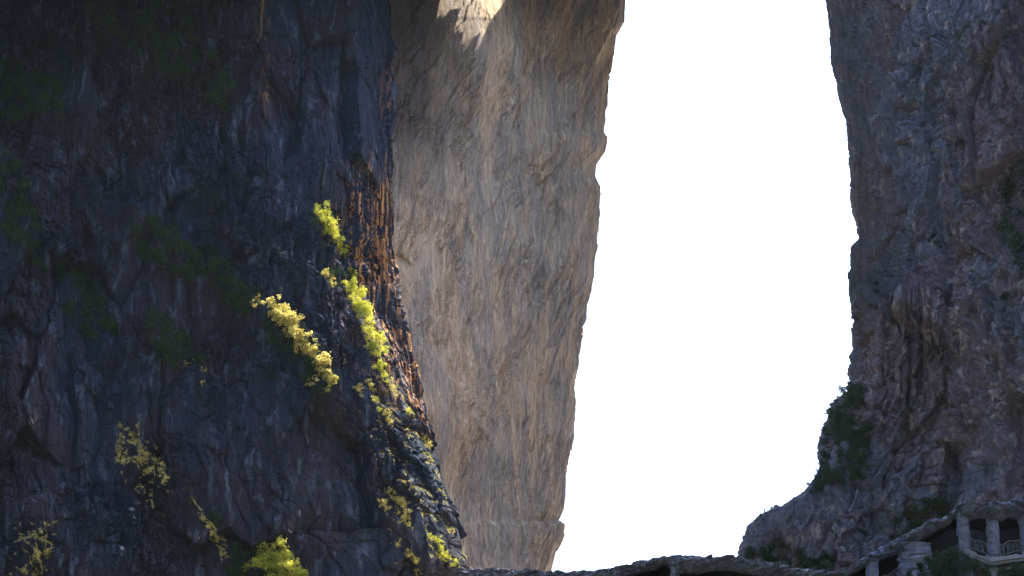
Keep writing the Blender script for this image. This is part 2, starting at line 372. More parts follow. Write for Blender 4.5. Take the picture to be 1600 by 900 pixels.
# slanting joints and the rounded buttress groove
for ln, A in [([(1385, 760), (1450, 690), (1500, 640), (1560, 600), (1640, 560)], 2.2), ([(1150, 790), (1260, 770), (1340, 740), (1400, 700), (1425, 640)], 0.0), ([(1400, 470), (1460, 420), (1540, 330), (1660, 250)], 1.3), ([(1360, 455), (1385, 462), (1418, 475)], 2.2)]:
    b, ins = seg_dist(RM.px, RM.py, ln); b = b + 12 * fbm(RM.S / 3, RM.Z / 3, 3, 56)
    dR = dR + ins * A * sstep(-2, 10, b) * np.exp(-np.clip(b, 0, 500) / 90) * (rg2 > 2.6)
for gx, gy0, gy1, A in [(1418, 470, 640, 1.6), (1437, 480, 620, 1.2), (1483, 400, 620, 1.0), (1398, -60, 470, 1.0)]:
    cx = gx + 5 * np.sin(RM.py / 40) ; dR = dR - A * np.exp(-((RM.px - cx) / 3.2) ** 2) * sstep(gy0 - 20, gy0 + 20, RM.py) * (1 - sstep(gy1 - 30, gy1 + 10, RM.py)) * (rg2 > 2.3)
st2 = .8 * tun * (1 - 0 * tun)
moss2 = .75 * np.exp(-((rg2 - 2.6) / .5) ** 2) * np.exp(-((RM.py - 475) / 45) ** 2)
ro = RM.finish(dR, [M['right']], {'stain_glow': np.clip(st2, 0, 1), 'moss': np.clip(moss2 + .65 * tun, 0, 1)})  # strip beside the opening is also darkened through the moss attribute
tag(ro, 'grey mauve blocky limestone cliff right of the sky opening with a low rock toe', 'cliff', kind='structure')

# ------------------------------------------------------------------ ARCH ROOF / mountain above the picture (unseen slab, front edge and hole shaped to gate the sun)
ZS = .504               # the underside rises with depth, just above what the picture shows
def to_roof(px, py, reg0, reg1, mass=LM):
    p, n = mass.at(px, py, reg0, reg1)
    t = (CAM[2] + ZS * p[1] - p[2]) / (SUN[2] - ZS * SUN[1]); return p + SUN * t
exec_roof = True
def sun_gate(name, x0, x1, yfront, yback, z0, z1, nx, ny, holes, mat, back_slope=0.5):
    xs = np.unique(np.concatenate((np.linspace(x0, x1, nx), np.linspace(-20, 10, 200))))
    nx = len(xs); us = np.unique(np.concatenate((np.linspace(0, 1, ny), np.linspace(0, .45, 400)))); ny = len(us)
    X, U = np.meshgrid(xs, us)
    yf = yfront(X); Yg = yf + (yback - yf) * U
    B = np.stack((X, Yg, CAM[2] + ZS * Yg + 1.5 * fbm(X / 14, Yg / 14, 3, 5) * sstep(8, 22, np.abs(X + 4))), -1)
    T = B + SUN * (13 + 5 * fbm(X / 20, Yg / 20, 3, 9))[..., None]
    keep = np.ones((ny - 1, nx - 1), bool)
    cx = (X[:-1, :-1] + X[1:, 1:]) / 2; cy = (Yg[:-1, :-1] + Yg[1:, 1:]) / 2
    for h in holes:
        h = np.array(h); ins = np.zeros(cx.shape, bool); n = len(h)
        for i in range(n):
            (ax, ay), (bx, by) = h[i], h[(i + 1) % n]
            c = ((ay > cy) != (by > cy)) & (cx < (bx - ax) * (cy - ay) / (by - ay + 1e-12) + ax); ins ^= c
        keep &= ~ins
    nv = nx * ny; i = np.arange(nv).reshape(ny, nx)
    q4 = lambda a: np.stack((a[:-1, :-1], a[:-1, 1:], a[1:, 1:], a[1:, :-1]), -1)
    fb = q4(i)[keep]; ft = q4(i + nv)[keep][:, ::-1]
    # side walls wherever a kept cell meets the outside or a hole
    kp = np.pad(keep, 1); ws = []
    for (dj, di, a, b) in ((-1, 0, (0, 0), (0, 1)), (1, 0, (1, 1), (1, 0)), (0, -1, (1, 0), (0, 0)), (0, 1, (0, 1), (1, 1))):
        edge = keep & ~kp[1 + dj:kp.shape[0] - 1 + dj, 1 + di:kp.shape[1] - 1 + di]
        jj, ii = np.nonzero(edge)
        va = i[jj + a[0], ii + a[1]]; vb = i[jj + b[0], ii + b[1]]
        ws.append(np.stack((vb, va, va + nv, vb + nv), -1))
    me = raw_mesh(name, np.concatenate((B.reshape(-1, 3), T.reshape(-1, 3))), np.concatenate([fb, ft] + ws), False)
    add_attr(me, 'stain_glow', np.zeros(2 * nv)); add_attr(me, 'moss', np.zeros(2 * nv))
    return tag(link(name, me, mat), kind='structure')

PATCH = [(692, -30), (684, 18), (674, 44), (690, 32), (703, 16), (717, 14), (715, 30), (706, 53), (722, 50), (727, 46), (716, 78), (725, 72), (721, 84), (735, 72), (738, 60), (752, 50), (741, 80), (750, 72), (762, 40), (774, 22), (790, 0), (800, -30)]
hole = []
for k in range(len(PATCH)):
    (a0, b0), (a1, b1) = PATCH[k], PATCH[(k + 1) % len(PATCH)]; m_ = max(1, int(math.hypot(a1 - a0, b1 - b0) / 2.5))
    for t in range(m_):
        a, b = a0 + (a1 - a0) * t / m_, b0 + (b1 - b0) * t / m_
        p = to_roof(a, b, 6, 8)
        if b <= -24: p = p + np.array((-3.0, .8, 0))
        hole.append((p[0], p[1]))
FRONT = [(-200, 350), (-75, 352), (-60, 358), (-46, 374), (-38, 386), (-33, 396), (-29, 386), (-20, 394), (-11, 411), (-5, 418), (4, 430), (14, 440), (40, 451), (52, 452), (62, 440), (75, 420), (86, 385), (260, 380)]  # roof edge shaped to choose which rock stays in shade
sun_gate('sun_gate_roof', -160, 200, lambda X: np.interp(X, [a for a, b in FRONT], [b for a, b in FRONT]) + 2.5 * fbm(X / 9, X * 0 + .3, 3, 77), 530, 0, 330, 181, 90, [hole], M['left'])

# ------------------------------------------------------------------ TERRAIN: one sheet (valley, camera slope, hill to the arch, far side)
nx, ny = 240, 260
xs = np.sign(np.linspace(-1, 1, nx)) * np.abs(np.linspace(-1, 1, nx)) ** 1.6 * 1300
ys = np.linspace(-1100, 1500, ny)
X, Yg = np.meshgrid(xs, ys)
z = np.interp(Yg, [-1100, -600, -300, -60, 0, 60, 200, 236, 262, 330, 400, 430, 530, 600, 800, 1500], [450, 440, 330, 60, 0, 8, 36, 47, 60, 70, 82, 94, 95, 70, 0, -40])  # hills behind the camera raised to cut skylight on the cliffs
z = z + 8 * fbm(X / 120, Yg / 120, 4, 21) * (np.abs(Yg - 30) > 1) * sstep(20, 160, np.abs(X) + np.abs(Yg))
z = z + 190 * sstep(110, 330, X) * sstep(60, 260, Yg) * (1 - sstep(560, 900, Yg)) + 260 * sstep(88, 230, -X) * sstep(40, 260, Yg) * (1 - sstep(360, 500, Yg))  # unseen side ridges raised to block light from sky and sun
z = z + 160 * sstep(300, 900, np.abs(X)) * (1 - sstep(300, 700, Yg))
ter = raw_mesh('terrain', np.stack((X, Yg, z), -1).reshape(-1, 3), grid_faces(ny, nx), True)
tag(link('terrain', ter, M['ground']), kind='structure')
X, Yg = np.meshgrid(np.linspace(-16, 170, 90), np.linspace(338, 620, 110))
fl = raw_mesh('bounce_floor', np.stack((X, Yg, np.minimum(101, 2 + .235 * Yg) + 1.2 * fbm(X / 15, Yg / 15, 4, 31) * (.3 + .7 * (Yg > 420)) + .01 * X), -1).reshape(-1, 3), grid_faces(110, 90), True)
tag(link('bounce_floor', fl, M['bounceground']), kind='structure')  # unseen pale sheet added to bounce sunlight onto the arch wall

def tower(name, pts, z0, z1, seed):
    """an unseen rock tower added for its shade: plan outline pulled up, roughened"""
    pts = np.array(pts + pts[:1], float); seg = np.linalg.norm(np.diff(pts, axis=0), axis=1); L = np.concatenate(([0], np.cumsum(seg)))
    u = np.linspace(0, L[-1], int(L[-1] / .8)); X = np.interp(u, L, pts[:, 0]); Y = np.interp(u, L, pts[:, 1]); z = np.arange(z0, z1, .9)
    U, Zz = np.meshgrid(u, z); c = pts[:-1].mean(0); dx = X - c[0]; dy = Y - c[1]; n = np.hypot(dx, dy)
    w = np.minimum(1, np.minimum(U, L[-1] - U) / 6); d = front_rock(U, Zz, seed) * w - 14 * sstep(.75, 1, (Zz - z0) / (z1 - z0)) ** 2
    G = np.stack((X + dx / n * d, Y + dy / n * d, Zz), -1); top = G[-1:].copy(); top[..., 0] = c[0]; top[..., 1] = c[1]; top[..., 2] += 6
    G = np.concatenate((G, top)); me = raw_mesh(name, G.reshape(-1, 3), grid_faces(*G.shape[:2], flip=True)); k = G.shape[0] * G.shape[1]
    add_attr(me, 'stain_glow', np.zeros(k)); add_attr(me, 'moss', np.zeros(k)); return tag(link(name, me, M['right']), kind='structure')
tower('shade_buttress', [(62, 236), (84, 232), (120, 260), (124, 330), (84, 338), (76, 320)], 30, 292, 901)  # unseen tower added past the right edge to shade the gallery

# ------------------------------------------------------------------ FOLIAGE
def leaves_mesh(name, C, rad, n, size, up=.5, asp=.5, squash=1.0, seed=0):
    r = np.random.default_rng(seed); C = np.asarray(C, float); rad = np.asarray(rad, float)
    k = r.choice(len(C), n, p=rad ** 2 / (rad ** 2).sum())
    v = r.normal(size=(n, 3)); v /= np.linalg.norm(v, axis=1, keepdims=True)
    rr = r.random(n) ** .6 * (1 + .35 * (r.random(n) > .85)); pos = C[k] + v * (rad[k] * rr)[:, None] * (1, 1, squash)
    nn = r.normal(size=(n, 3)) + (0, -.4, up * 1.5); nn += v * .8; nn /= np.linalg.norm(nn, axis=1, keepdims=True)
    a = np.cross(nn, r.normal(size=(n, 3))); a /= np.linalg.norm(a, axis=1, keepdims=True); b = np.cross(nn, a)
    L = size * (.6 + .8 * r.random(n)); a = a * L[:, None] / 2; b = b * (L * asp)[:, None] / 2; dr = nn * (L * .12)[:, None]
    V = np.stack((pos - a, pos - b * 1.0 + a * .1 + dr, pos + a, pos + b + a * .1 + dr), 1).reshape(-1, 3)
    F = np.arange(4 * n).reshape(n, 4)
    me = raw_mesh(name, V, F); tint = np.clip(.5 + .35 * r.normal(size=len(C)), 0, 1)[k] * .6 + .4 * r.random(n)
    add_attr(me, 'tint', np.repeat(tint, 4)); return me
def shrub(path, label, n, leaf, mat, mass=None, reg=(None, None), clump=.5, per=14, name='shrub', cat='shrub', group=None, up=.5, asp=.4, lift=.8, seed=1, twigs=True, dv=(.15, -.8, .3)):
    """path: picture positions of clump centres with radius in metres, anchored on the rock behind them"""
    path = [(a, b, q * 1.15 + .1) for a, b, q in path]; n = int(n * 1.7); leaf *= .95
    mass = mass or LM; r = np.random.default_rng(seed); C = []; rad = []; A = []
    for (a, b, q) in path:
        p, nrm = mass.at(a, b, *reg); nrm = nrm / (np.linalg.norm(nrm) + 1e-9); nrm = nrm * .4 + np.array(dv)
        for i in range(per):
            c = p + nrm * q * lift * r.uniform(.5, 1.25) + r.normal(size=3) * q * .6 * (1, .6, 1); C.append(c); rad.append(q * clump * (.6 + .7 * r.random())); A.append(p - nrm * .25)
    base = np.array(A[len(A) // 2])
    root = bpy.data.objects.new(name, None); col.objects.link(root); root.location = base; root.empty_display_size = .3
    tag(root, label, cat, group)
    fo = link('foliage', leaves_mesh('foliage', np.array(C) - base, rad, n, leaf, up, asp, seed=seed), mat, root)
    if twigs:
        for i in r.choice(len(C), min(len(C), 2 + len(path) // 2), replace=False):
            m = MB(); mid = (np.array(A[i]) + C[i]) / 2 + r.normal(size=3) * .12
            m.tube([A[i] - base, mid - base, C[i] - base], .045, .012, 5); m.build('stem', M['bark'], root)
    return root
def inpoly(P_, x, y):
    ins = np.zeros(x.shape, bool); n = len(P_)
    for i in range(n):
        (ax, ay), (bx, by) = P_[i], P_[(i + 1) % n]
        ins ^= ((ay > y) != (by > y)) & (x < (bx - ax) * (y - ay) / (by - ay + 1e-12) + ax)
    return ins
def patch(mass, poly, label, n, leaf, mat, reg, seed=1, h=.7, name='undergrowth'):
    r = np.random.default_rng(seed); poly = np.array(poly, float); lo = poly.min(0); hi = poly.max(0); C = []; rad = []
    area = .01 * abs(np.dot(poly[:, 0], np.roll(poly[:, 1], 1)) - np.dot(poly[:, 1], np.roll(poly[:, 0], 1))) / 2
    m = int(area * 1.1) + 6
    while len(C) < m:
        a, b = lo + r.random(2) * (hi - lo)
        if not inpoly(poly, np.array([a]), np.array([b]))[0] or fbm(np.array([a / 30.]), np.array([b / 30.]), 3, seed)[0] < -.12: continue
        p, nn = mass.at(a, b, *reg); q = h * (.5 + r.random()); C.append(p + np.array((0, -.5, .35)) * q * .6); rad.append(q)
    me = leaves_mesh(name, C, rad, n, leaf, .6, .55, seed=seed)
    return tag(link(name, me, mat), label, kind='stuff')

def fringe(mass, label, boxes, n, reg, mat, seed, leaf=.26, thr=.35):
    """short golden grass set on sunward facets to paint rim light inside a picture outline"""
    r = np.random.default_rng(seed); ok = (mass.rg >= reg[0]) & (mass.rg <= reg[1]); N_ = mass.N; G = mass.G
    msk = (N_ @ SUN > thr) & ok[None, :] & (fbm(mass.S / 1.6, mass.Z / 1.6, 3, seed) > -.02)
    ins = np.zeros(msk.shape, bool)
    for pl in boxes: ins |= inpoly(pl, mass.px, mass.py)
    ii, jj = np.nonzero(msk & ins)
    if len(ii) < 10: return
    k = r.choice(len(ii), min(n, len(ii) * 3)); C = G[ii[k], jj[k]] + N_[ii[k], jj[k]] * .12
    me = leaves_mesh('rim_light_grass', C, np.full(len(C), .16), len(C), leaf, .8, .25, seed=seed)  # pale leaves on sunward facets imitate golden rim light
    return tag(link('rim_light_grass', me, mat), label, kind='stuff')
LY, LS, LD, LG = M['leaf_yellow'], M['leaf_straw'], M['leaf_dark'], M['leaf_mid']
FR = (0, 5.0)
# --- sunlit shrubs
shrub([(500, 338, .9), (508, 350, 1.1), (512, 362, 1.0), (520, 372, 1.0), (527, 384, .8), (532, 395, .5)], 'sunlit yellow-green bush perched highest on the dark cliff edge, left of the orange streaks', 2200, .34, LY, reg=FR, seed=21)
shrub([(506, 428, .4), (514, 438, .5), (518, 446, .3)], 'small sunlit tuft directly below the highest bright bush', 320, .28, LS, reg=FR, seed=22)
shrub([(545, 424, .35), (550, 432, .4)], 'small bright green tuft just above the long hanging band of shrubs', 200, .26, LY, reg=FR, seed=23)
shrub([(547, 452, .8), (552, 466, 1.0), (558, 482, 1.1), (565, 498, 1.1), (572, 514, 1.1), (578, 530, 1.0), (584, 546, 1.0), (590, 560, .9), (593, 574, .6)], 'long bright yellow-green band of bushes hanging down the cliff edge beside the orange rock', 4200, .34, LY, reg=FR, seed=24)
shrub([(400, 470, .35), (398, 480, .3)], 'tiny sunlit sprig at the upper left end of the pale slanting band of shrubs', 110, .3, LS, reg=FR, seed=25)
shrub([(426, 484, .7), (434, 494, 1.0), (446, 505, 1.1), (458, 517, 1.0), (468, 530, .9), (478, 543, .9), (486, 556, .9), (496, 568, .9), (504, 580, .8), (512, 592, .6), (516, 600, .4)], 'pale straw-green band of bushes slanting down across the middle of the dark cliff', 3600, .38, LS, reg=FR, seed=26, asp=.8)
shrub([(488, 590, .3), (484, 600, .35), (512, 612, .3)], 'thin pale sprigs under the lower end of the slanting band of shrubs', 150, .3, LS, reg=FR, seed=27)
shrub([(290, 570, .3), (300, 564, .25), (312, 568, .35), (318, 580, .35), (314, 598, .3)], 'small curved rim of lit leaves on a ledge left of the slanting band', 260, .26, LS, reg=FR, seed=28)
shrub([(533, 556, .25), (536, 566, .2)], 'lone speck of lit leaves between the slanting band and the hanging band', 70, .3, LS, reg=FR, seed=29)
shrub([(396, 884, .8), (410, 876, 1.1), (425, 874, 1.2), (438, 882, 1.2), (450, 892, 1.1), (462, 900, 1.0), (430, 898, 1.3)], 'rounded pale yellow-green bush at the foot of the dark cliff', 3600, .36, LY, reg=FR, seed=30, up=.9)
shrub([(336, 806, .5), (334, 818, .5), (340, 812, .4)], 'little sapling with lit fronds above the bottom ledge', 240, .34, LG, reg=FR, seed=31, name='sapling', cat='sapling')
shrub([(318, 812, .3), (326, 822, .35), (333, 834, .4), (340, 846, .4), (346, 858, .35), (349, 868, .3)], 'straggling dry grass trailing down the ledge under the sapling', 420, .28, LS, reg=FR, seed=32, name='dry_grass_tuft', cat='grass tuft')
shrub([(295, 770, .4), (299, 782, .35)], 'small green tuft up left of the sapling', 180, .26, LG, reg=FR, seed=33, name='grass_tuft', cat='grass tuft')
shrub([(198, 672, .2), (205, 682, .3), (212, 694, .4), (220, 706, .5), (230, 714, .5), (240, 722, .5), (250, 736, .45), (256, 750, .35), (222, 722, .5), (232, 738, .4), (236, 756, .3), (237, 775, .25), (236, 792, .2)], 'golden dry grass draped over a rock rib on the lower left cliff', 1500, .26, LS, reg=FR, seed=34, name='dry_grass_tuft', cat='grass tuft', asp=.25)
shrub([(187, 694, .35), (189, 710, .4), (192, 724, .3)], 'short clump of dry grass just left of the draped golden grass', 280, .26, LS, reg=FR, seed=35, name='dry_grass_tuft', cat='grass tuft', asp=.3)
shrub([(66, 830, .3), (68, 846, .35), (74, 864, .35), (50, 880, .4), (40, 892, .4), (58, 870, .3)], 'thin lit grass at the bottom corner of the cliff, farthest left', 520, .26, LS, reg=FR, seed=36, name='dry_grass_tuft', cat='grass tuft', asp=.25)
shrub([(612, 772, .5), (620, 782, .6), (630, 790, .6), (634, 805, .5), (638, 820, .4), (630, 812, .4)], 'lit straw-green shrub clinging low on the spur, above the gallery roof', 900, .28, LS, reg=FR, seed=37)
shrub([(598, 785, .4), (603, 795, .3)], 'small lit clump just left of the low spur shrub', 160, .26, LS, reg=FR, seed=38)
shrub([(672, 842, .4), (682, 848, .5), (690, 858, .5), (696, 870, .4), (706, 882, .4), (686, 868, .35)], 'curved green tuft at the very foot of the spur beside the roof end', 700, .26, LY, reg=FR, seed=39, asp=.3)
shrub([(640, 868, .4), (648, 880, .4), (655, 890, .4), (620, 850, .3)], 'thin straw clumps left of the curved green tuft', 380, .26, LS, reg=FR, seed=40)
for i, (a, b, c, lab) in enumerate([(600, 590, .45, 'moss tuft right under the end of the long hanging band'), (612, 612, .35, 'second lit moss tuft down the spur edge'), (578, 604, .3, 'lit tuft on the rib left of the spur edge'),
        (588, 634, .35, 'lit tuft on the rib, level with the end of the orange rock'), (606, 655, .4, 'lit tuft where the rib meets the lower spur'), (560, 612, .25, 'tiniest lit tuft, leftmost below the hanging band'),
        (638, 645, .3, 'lit fringe at the end of the orange streaks'), (665, 690, .35, 'lit fringe on the upper bulge of the spur silhouette'), (672, 728, .35, 'lit fringe on the middle bulge of the spur silhouette'),
        (688, 790, .35, 'lit fringe in the notch of the spur silhouette'), (706, 838, .4, 'lit fringe low on the spur silhouette above the roof end')]):
    shrub([(a - 3, b - 6, c), (a + 1, b, c), (a + 4, b + 7, c * .8)], lab, 210, .24, LS if i % 3 else LY, reg=FR, seed=60 + i, name='moss_tuft', cat='moss tuft', group='lit tufts down the spur', asp=.35, twigs=False)
fringe(LM, 'golden grass added as rim light on the lower spur', [[(545, 590), (600, 560), (660, 670), (690, 760), (735, 890), (600, 900), (590, 760)]], 8500, FR, LS, 301, thr=.5, leaf=.22)
fringe(LM, 'golden grass added as rim light on the ribs of the lower left cliff', [[(180, 660), (215, 655), (270, 740), (255, 810), (180, 740)], [(285, 760), (355, 850), (352, 890), (300, 830)], [(20, 815), (90, 815), (85, 900), (15, 900)]], 5000, FR, LS, 302, thr=.2)
# --- undergrowth in the shade
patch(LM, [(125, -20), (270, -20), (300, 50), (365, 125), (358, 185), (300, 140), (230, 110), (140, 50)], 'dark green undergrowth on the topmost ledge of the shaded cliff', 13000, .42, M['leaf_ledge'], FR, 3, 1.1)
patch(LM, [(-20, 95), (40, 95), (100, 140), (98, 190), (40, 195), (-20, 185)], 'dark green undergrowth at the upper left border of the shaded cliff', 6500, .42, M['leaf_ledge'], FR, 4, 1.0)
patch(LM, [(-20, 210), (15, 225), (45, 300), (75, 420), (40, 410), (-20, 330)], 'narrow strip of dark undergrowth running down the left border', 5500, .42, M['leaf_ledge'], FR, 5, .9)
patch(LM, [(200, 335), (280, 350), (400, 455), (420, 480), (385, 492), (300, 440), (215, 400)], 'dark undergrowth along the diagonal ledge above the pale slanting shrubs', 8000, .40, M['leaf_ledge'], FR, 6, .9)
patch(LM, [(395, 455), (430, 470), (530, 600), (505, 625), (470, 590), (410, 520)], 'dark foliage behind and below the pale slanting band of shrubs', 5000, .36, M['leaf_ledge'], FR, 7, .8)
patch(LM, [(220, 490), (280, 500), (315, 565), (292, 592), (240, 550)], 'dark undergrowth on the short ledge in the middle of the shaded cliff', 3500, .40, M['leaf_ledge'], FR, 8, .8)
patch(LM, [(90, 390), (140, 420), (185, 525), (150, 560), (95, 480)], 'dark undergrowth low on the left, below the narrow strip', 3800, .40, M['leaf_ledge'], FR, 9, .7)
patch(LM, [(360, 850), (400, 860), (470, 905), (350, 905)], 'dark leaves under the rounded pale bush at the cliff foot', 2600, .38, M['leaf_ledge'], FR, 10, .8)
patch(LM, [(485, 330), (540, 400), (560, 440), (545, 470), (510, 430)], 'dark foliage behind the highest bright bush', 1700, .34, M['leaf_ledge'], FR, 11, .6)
# --- right cliff
RR = (2.0, 6)
for i, (pth, lab, n) in enumerate([
        ([(1330, 606, .7), (1322, 618, 1.0), (1335, 628, 1.3)], 'topmost dark bush on the ridge silhouette, against the white sky', 1300),
        ([(1312, 636, .9), (1306, 652, 1.0), (1322, 655, 1.4), (1338, 650, 1.2)], 'second dark bush down the ridge silhouette', 1700),
        ([(1298, 676, .9), (1292, 692, 1.0), (1310, 684, 1.4), (1328, 690, 1.4)], 'third dark bush down the ridge with twigs poking into the sky', 1800),
        ([(1286, 712, .8), (1288, 728, 1.0), (1304, 718, 1.4), (1322, 720, 1.4), (1340, 712, 1.1)], 'widest dark bush of the ridge, on its steepest stretch', 2200),
        ([(1284, 744, .7), (1274, 756, .7), (1294, 750, 1.1), (1312, 745, 1.1), (1330, 738, 1.0)], 'lowest leafy bush of the ridge, where the slope flattens', 1800)]):
    shrub([(a + 7, b + 3, q) for a, b, q in pth], lab, int(n * 1.6), .36, LD, RM, (2.0, 3.2), seed=80 + i, group='bushes down the ridge silhouette', per=12, clump=.5, dv=(-.2, -.6, .3), lift=.4)
shrub([(1262, 772, .2), (1254, 776, .2)], 'low scrub right below the lowest bush of the ridge', 160, .3, LD, RM, RR, seed=88)
shrub([(1206, 796, .25), (1196, 800, .25), (1188, 805, .2)], 'sparse grass on the shoulder of the low rock toe', 130, .28, LD, RM, RR, seed=89, name='grass_tuft', cat='grass tuft')
patch(RM, [(1300, 620), (1345, 610), (1362, 700), (1340, 745), (1255, 775), (1290, 740), (1295, 680)], 'dark scrub covering the ridge slope behind the silhouette bushes', 17000, .38, LD, RR, 12, 1.0)
patch(RM, [(1565, 275), (1600, 245), (1650, 280), (1650, 425), (1585, 420), (1558, 360)], 'dark green foliage on the right cliff at the picture edge', 6500, .40, LD, RR, 13, 1.0)
patch(RM, [(1395, 815), (1430, 790), (1470, 775), (1492, 785), (1470, 815), (1395, 850)], 'dark foliage at the cliff foot behind the sloping gallery roof', 4000, .36, LG, RR, 14, .9)
patch(RM, [(1165, 850), (1230, 845), (1295, 862), (1310, 895), (1165, 895)], 'dark scrub on the low rock toe just above the gallery roof', 10000, .34, LD, RR, 15, .7)
patch(RM, [(1335, 450), (1375, 440), (1410, 470), (1340, 500)], 'dark green growth in the notch above the rounded buttress', 1500, .32, LD, RR, 16, .5)
for i, pl in enumerate([[(1455, 355), (1490, 365), (1480, 395), (1450, 380)], [(1400, 640), (1425, 640), (1425, 680), (1400, 670)], [(1560, 430), (1580, 430), (1580, 470), (1565, 470)], [(1590, 380), (1610, 380), (1610, 470), (1590, 450)]]):
    patch(RM, pl, ['small green growth on the blocky middle of the right cliff', 'small green growth in the groove beside the rounded buttress', 'small green growth under the foliage of the right edge', 'green growth hanging by the right picture edge'][i], 500, .3, LD, RR, 17 + i, .4)

# ------------------------------------------------------------------ ROCK-ROOFED GALLERY
gal = bpy.data.objects.new('covered_gallery', None); col.objects.link(gal); gal.location = P(1460, 900, 240)
tag(gal, 'covered walkway with a cast-rock roof, thick stone pillars and branch railings at the cliff foot', 'covered walkway')
GO = np.array(gal.location)
def slab(name, top, bot, Yc, depth, seed, amp=.22, nface=16):
    pxs = np.arange(top[0][0], top[-1][0] + .1, 1.0); ty = lerp_curve(top, pxs); by = lerp_curve(bot, pxs); Y = lerp_curve(Yc, pxs)
    ty = ty + 1.2 * fbm(pxs / 14, pxs * 0 + seed, 4, seed); by = by + 1.6 * fbm(pxs / 11, pxs * 0 + seed, 4, seed + 3)
    by = np.maximum(by, ty + 4)
    rows = []; cols_ = P(pxs, ty, Y); bot_ = P(pxs, by, Y); s_ = pxs * .055
    tb = cols_ + (0, depth, .5); tm = cols_ + (0, depth * .3, .25); rows += [tb, tm]
    for k in range(nface):
        f = k / (nface - 1); p = cols_ * (1 - f) + bot_ * f
        sh = s_ * .9 + p[:, 2] * .35
        dsp = amp * (1.1 * blocks(sh / 1.5, p[:, 2] / .42 - s_ * .28, seed + 1, 1.2, .35) + .7 * blocks(sh / .5, p[:, 2] / .2, seed + 4, 1.2, .3) + .7 * fbm(s_ / .5, p[:, 2] / .3, 3, seed + 8))
        bulge = .35 * math.sin(math.pi * min(1, f * 1.15)) - .25 * (f > .93)
        p = p.copy(); p[:, 1] -= bulge + dsp; p[:, 2] += .25 * dsp; rows.append(p)
    rows.append(bot_ + (0, depth * .25, .12)); rows.append(bot_ + (0, depth, .15)); rows.append(tb)
    G = np.stack(rows, 0) - GO
    me = raw_mesh(name, G.reshape(-1, 3), grid_faces(*G.shape[:2], flip=False), False); o = link(name, me, M['gallery'], gal)
    me.materials.append(M['shade_black']); mi = np.zeros((G.shape[0] - 1, G.shape[1] - 1), np.int32); mi[-2:] = 1; me.polygons.foreach_set('material_index', mi.ravel()); me.update(); return o  # roof underside coloured near-black in place of its shade
slab('roof', [(712, 893), (722, 889), (760, 888), (800, 890), (835, 891), (870, 893), (908, 892), (960, 886), (1000, 877), (1040, 868), (1065, 867), (1092, 868), (1115, 871), (1150, 868), (1165, 872), (1180, 876), (1205, 878), (1232, 885), (1270, 891), (1300, 892), (1325, 887), (1345, 874), (1365, 861), (1400, 842), (1425, 829), (1440, 823), (1448, 817), (1462, 808), (1470, 812), (1488, 799)],
     [(712, 912), (960, 906), (1000, 894), (1015, 889), (1042, 882), (1060, 895), (1100, 893), (1125, 888), (1180, 896), (1250, 905), (1320, 901), (1355, 884), (1372, 876), (1400, 864), (1450, 836), (1488, 815)],
     [(712, 262), (1100, 250), (1330, 242), (1488, 240)], 5.0, 31, .34)
slab('roof', [(1480, 806), (1490, 798), (1498, 788), (1515, 785), (1540, 785), (1552, 782), (1575, 783), (1588, 778), (1604, 771), (1680, 768)],
     [(1480, 812), (1500, 806), (1520, 810), (1535, 805), (1545, 809), (1560, 813), (1578, 806), (1590, 808), (1604, 803), (1680, 803)],
     [(1480, 240), (1548, 237), (1680, 241)], 5.5, 51, .5, 24)
def rough_column(name, x0, x1, y0, y1, Y, seed, dep=1.1, z_end=None, amp=.14, mat=None):
    """rounded rough pillar filling the given picture width; carried down to z_end"""
    a = P(x0, y0, Y); b = P(x1, y0, Y); w = (b[0] - a[0]) / 2; cx = (a[0] + b[0]) / 2
    zt = a[2] + .35; zb = P(x0, y1, Y)[2] if z_end is None else z_end
    nz = max(8, int((zt - zb) / .09)); na = 40
    zz = np.linspace(zt, zb, nz); th = np.linspace(0, 2 * math.pi, na)
    Z, T = np.meshgrid(zz, th, indexing='ij')
    c = np.cos(T); s_ = np.sin(T); e = .6; rx = np.sign(c) * np.abs(c) ** e; ry = np.sign(s_) * np.abs(s_) ** e
    u = T / (2 * math.pi) * 6
    dd = 1 + (amp / .6) * (.8 * blocks(u, Z / .8, seed, 1, .35) + .5 * blocks(u * 2, Z / .33, seed + 3, 1, .3) + .5 * fbm(u, Z / .5, 3, seed + 6)) * np.sin(T / 2) ** .2
    dd[:, -1] = dd[:, 0]
    G = np.stack((cx + rx * w * dd, Y + dep / 2 + ry * dep / 2 * dd, Z), -1) - GO
    V = G.reshape(-1, 3)
    return link(name, raw_mesh(name, V, grid_faces(nz, na, True), False), mat or M['gallery'], gal)
rough_column('pillar', 1496, 1515, 806, 960, 238.9, 71, 1.0)
rough_column('pillar', 1542, 1561, 808, 880, 237.6, 72, 1.0)
rough_column('pillar', 1592, 1612, 804, 880, 238.9, 73, 1.0)
rough_column('pillar', 1354, 1373, 874, 1000, 241.6, 74, 1.0)
rough_column('pillar', 1048, 1062, 890, 1020, 251.5, 75, 1.0)
rough_column('pillar', 880, 900, 900, 1040, 257, 78, 1.0)
rough_column('pillar', 730, 750, 900, 1040, 262, 79, 1.0)
rough_column('pillar', 1205, 1222, 893, 1020, 246.5, 77, 1.0)
rough_column('stone_wall', 1404, 1456, 852, 1000, 240.9, 76, 1.6, amp=.16)
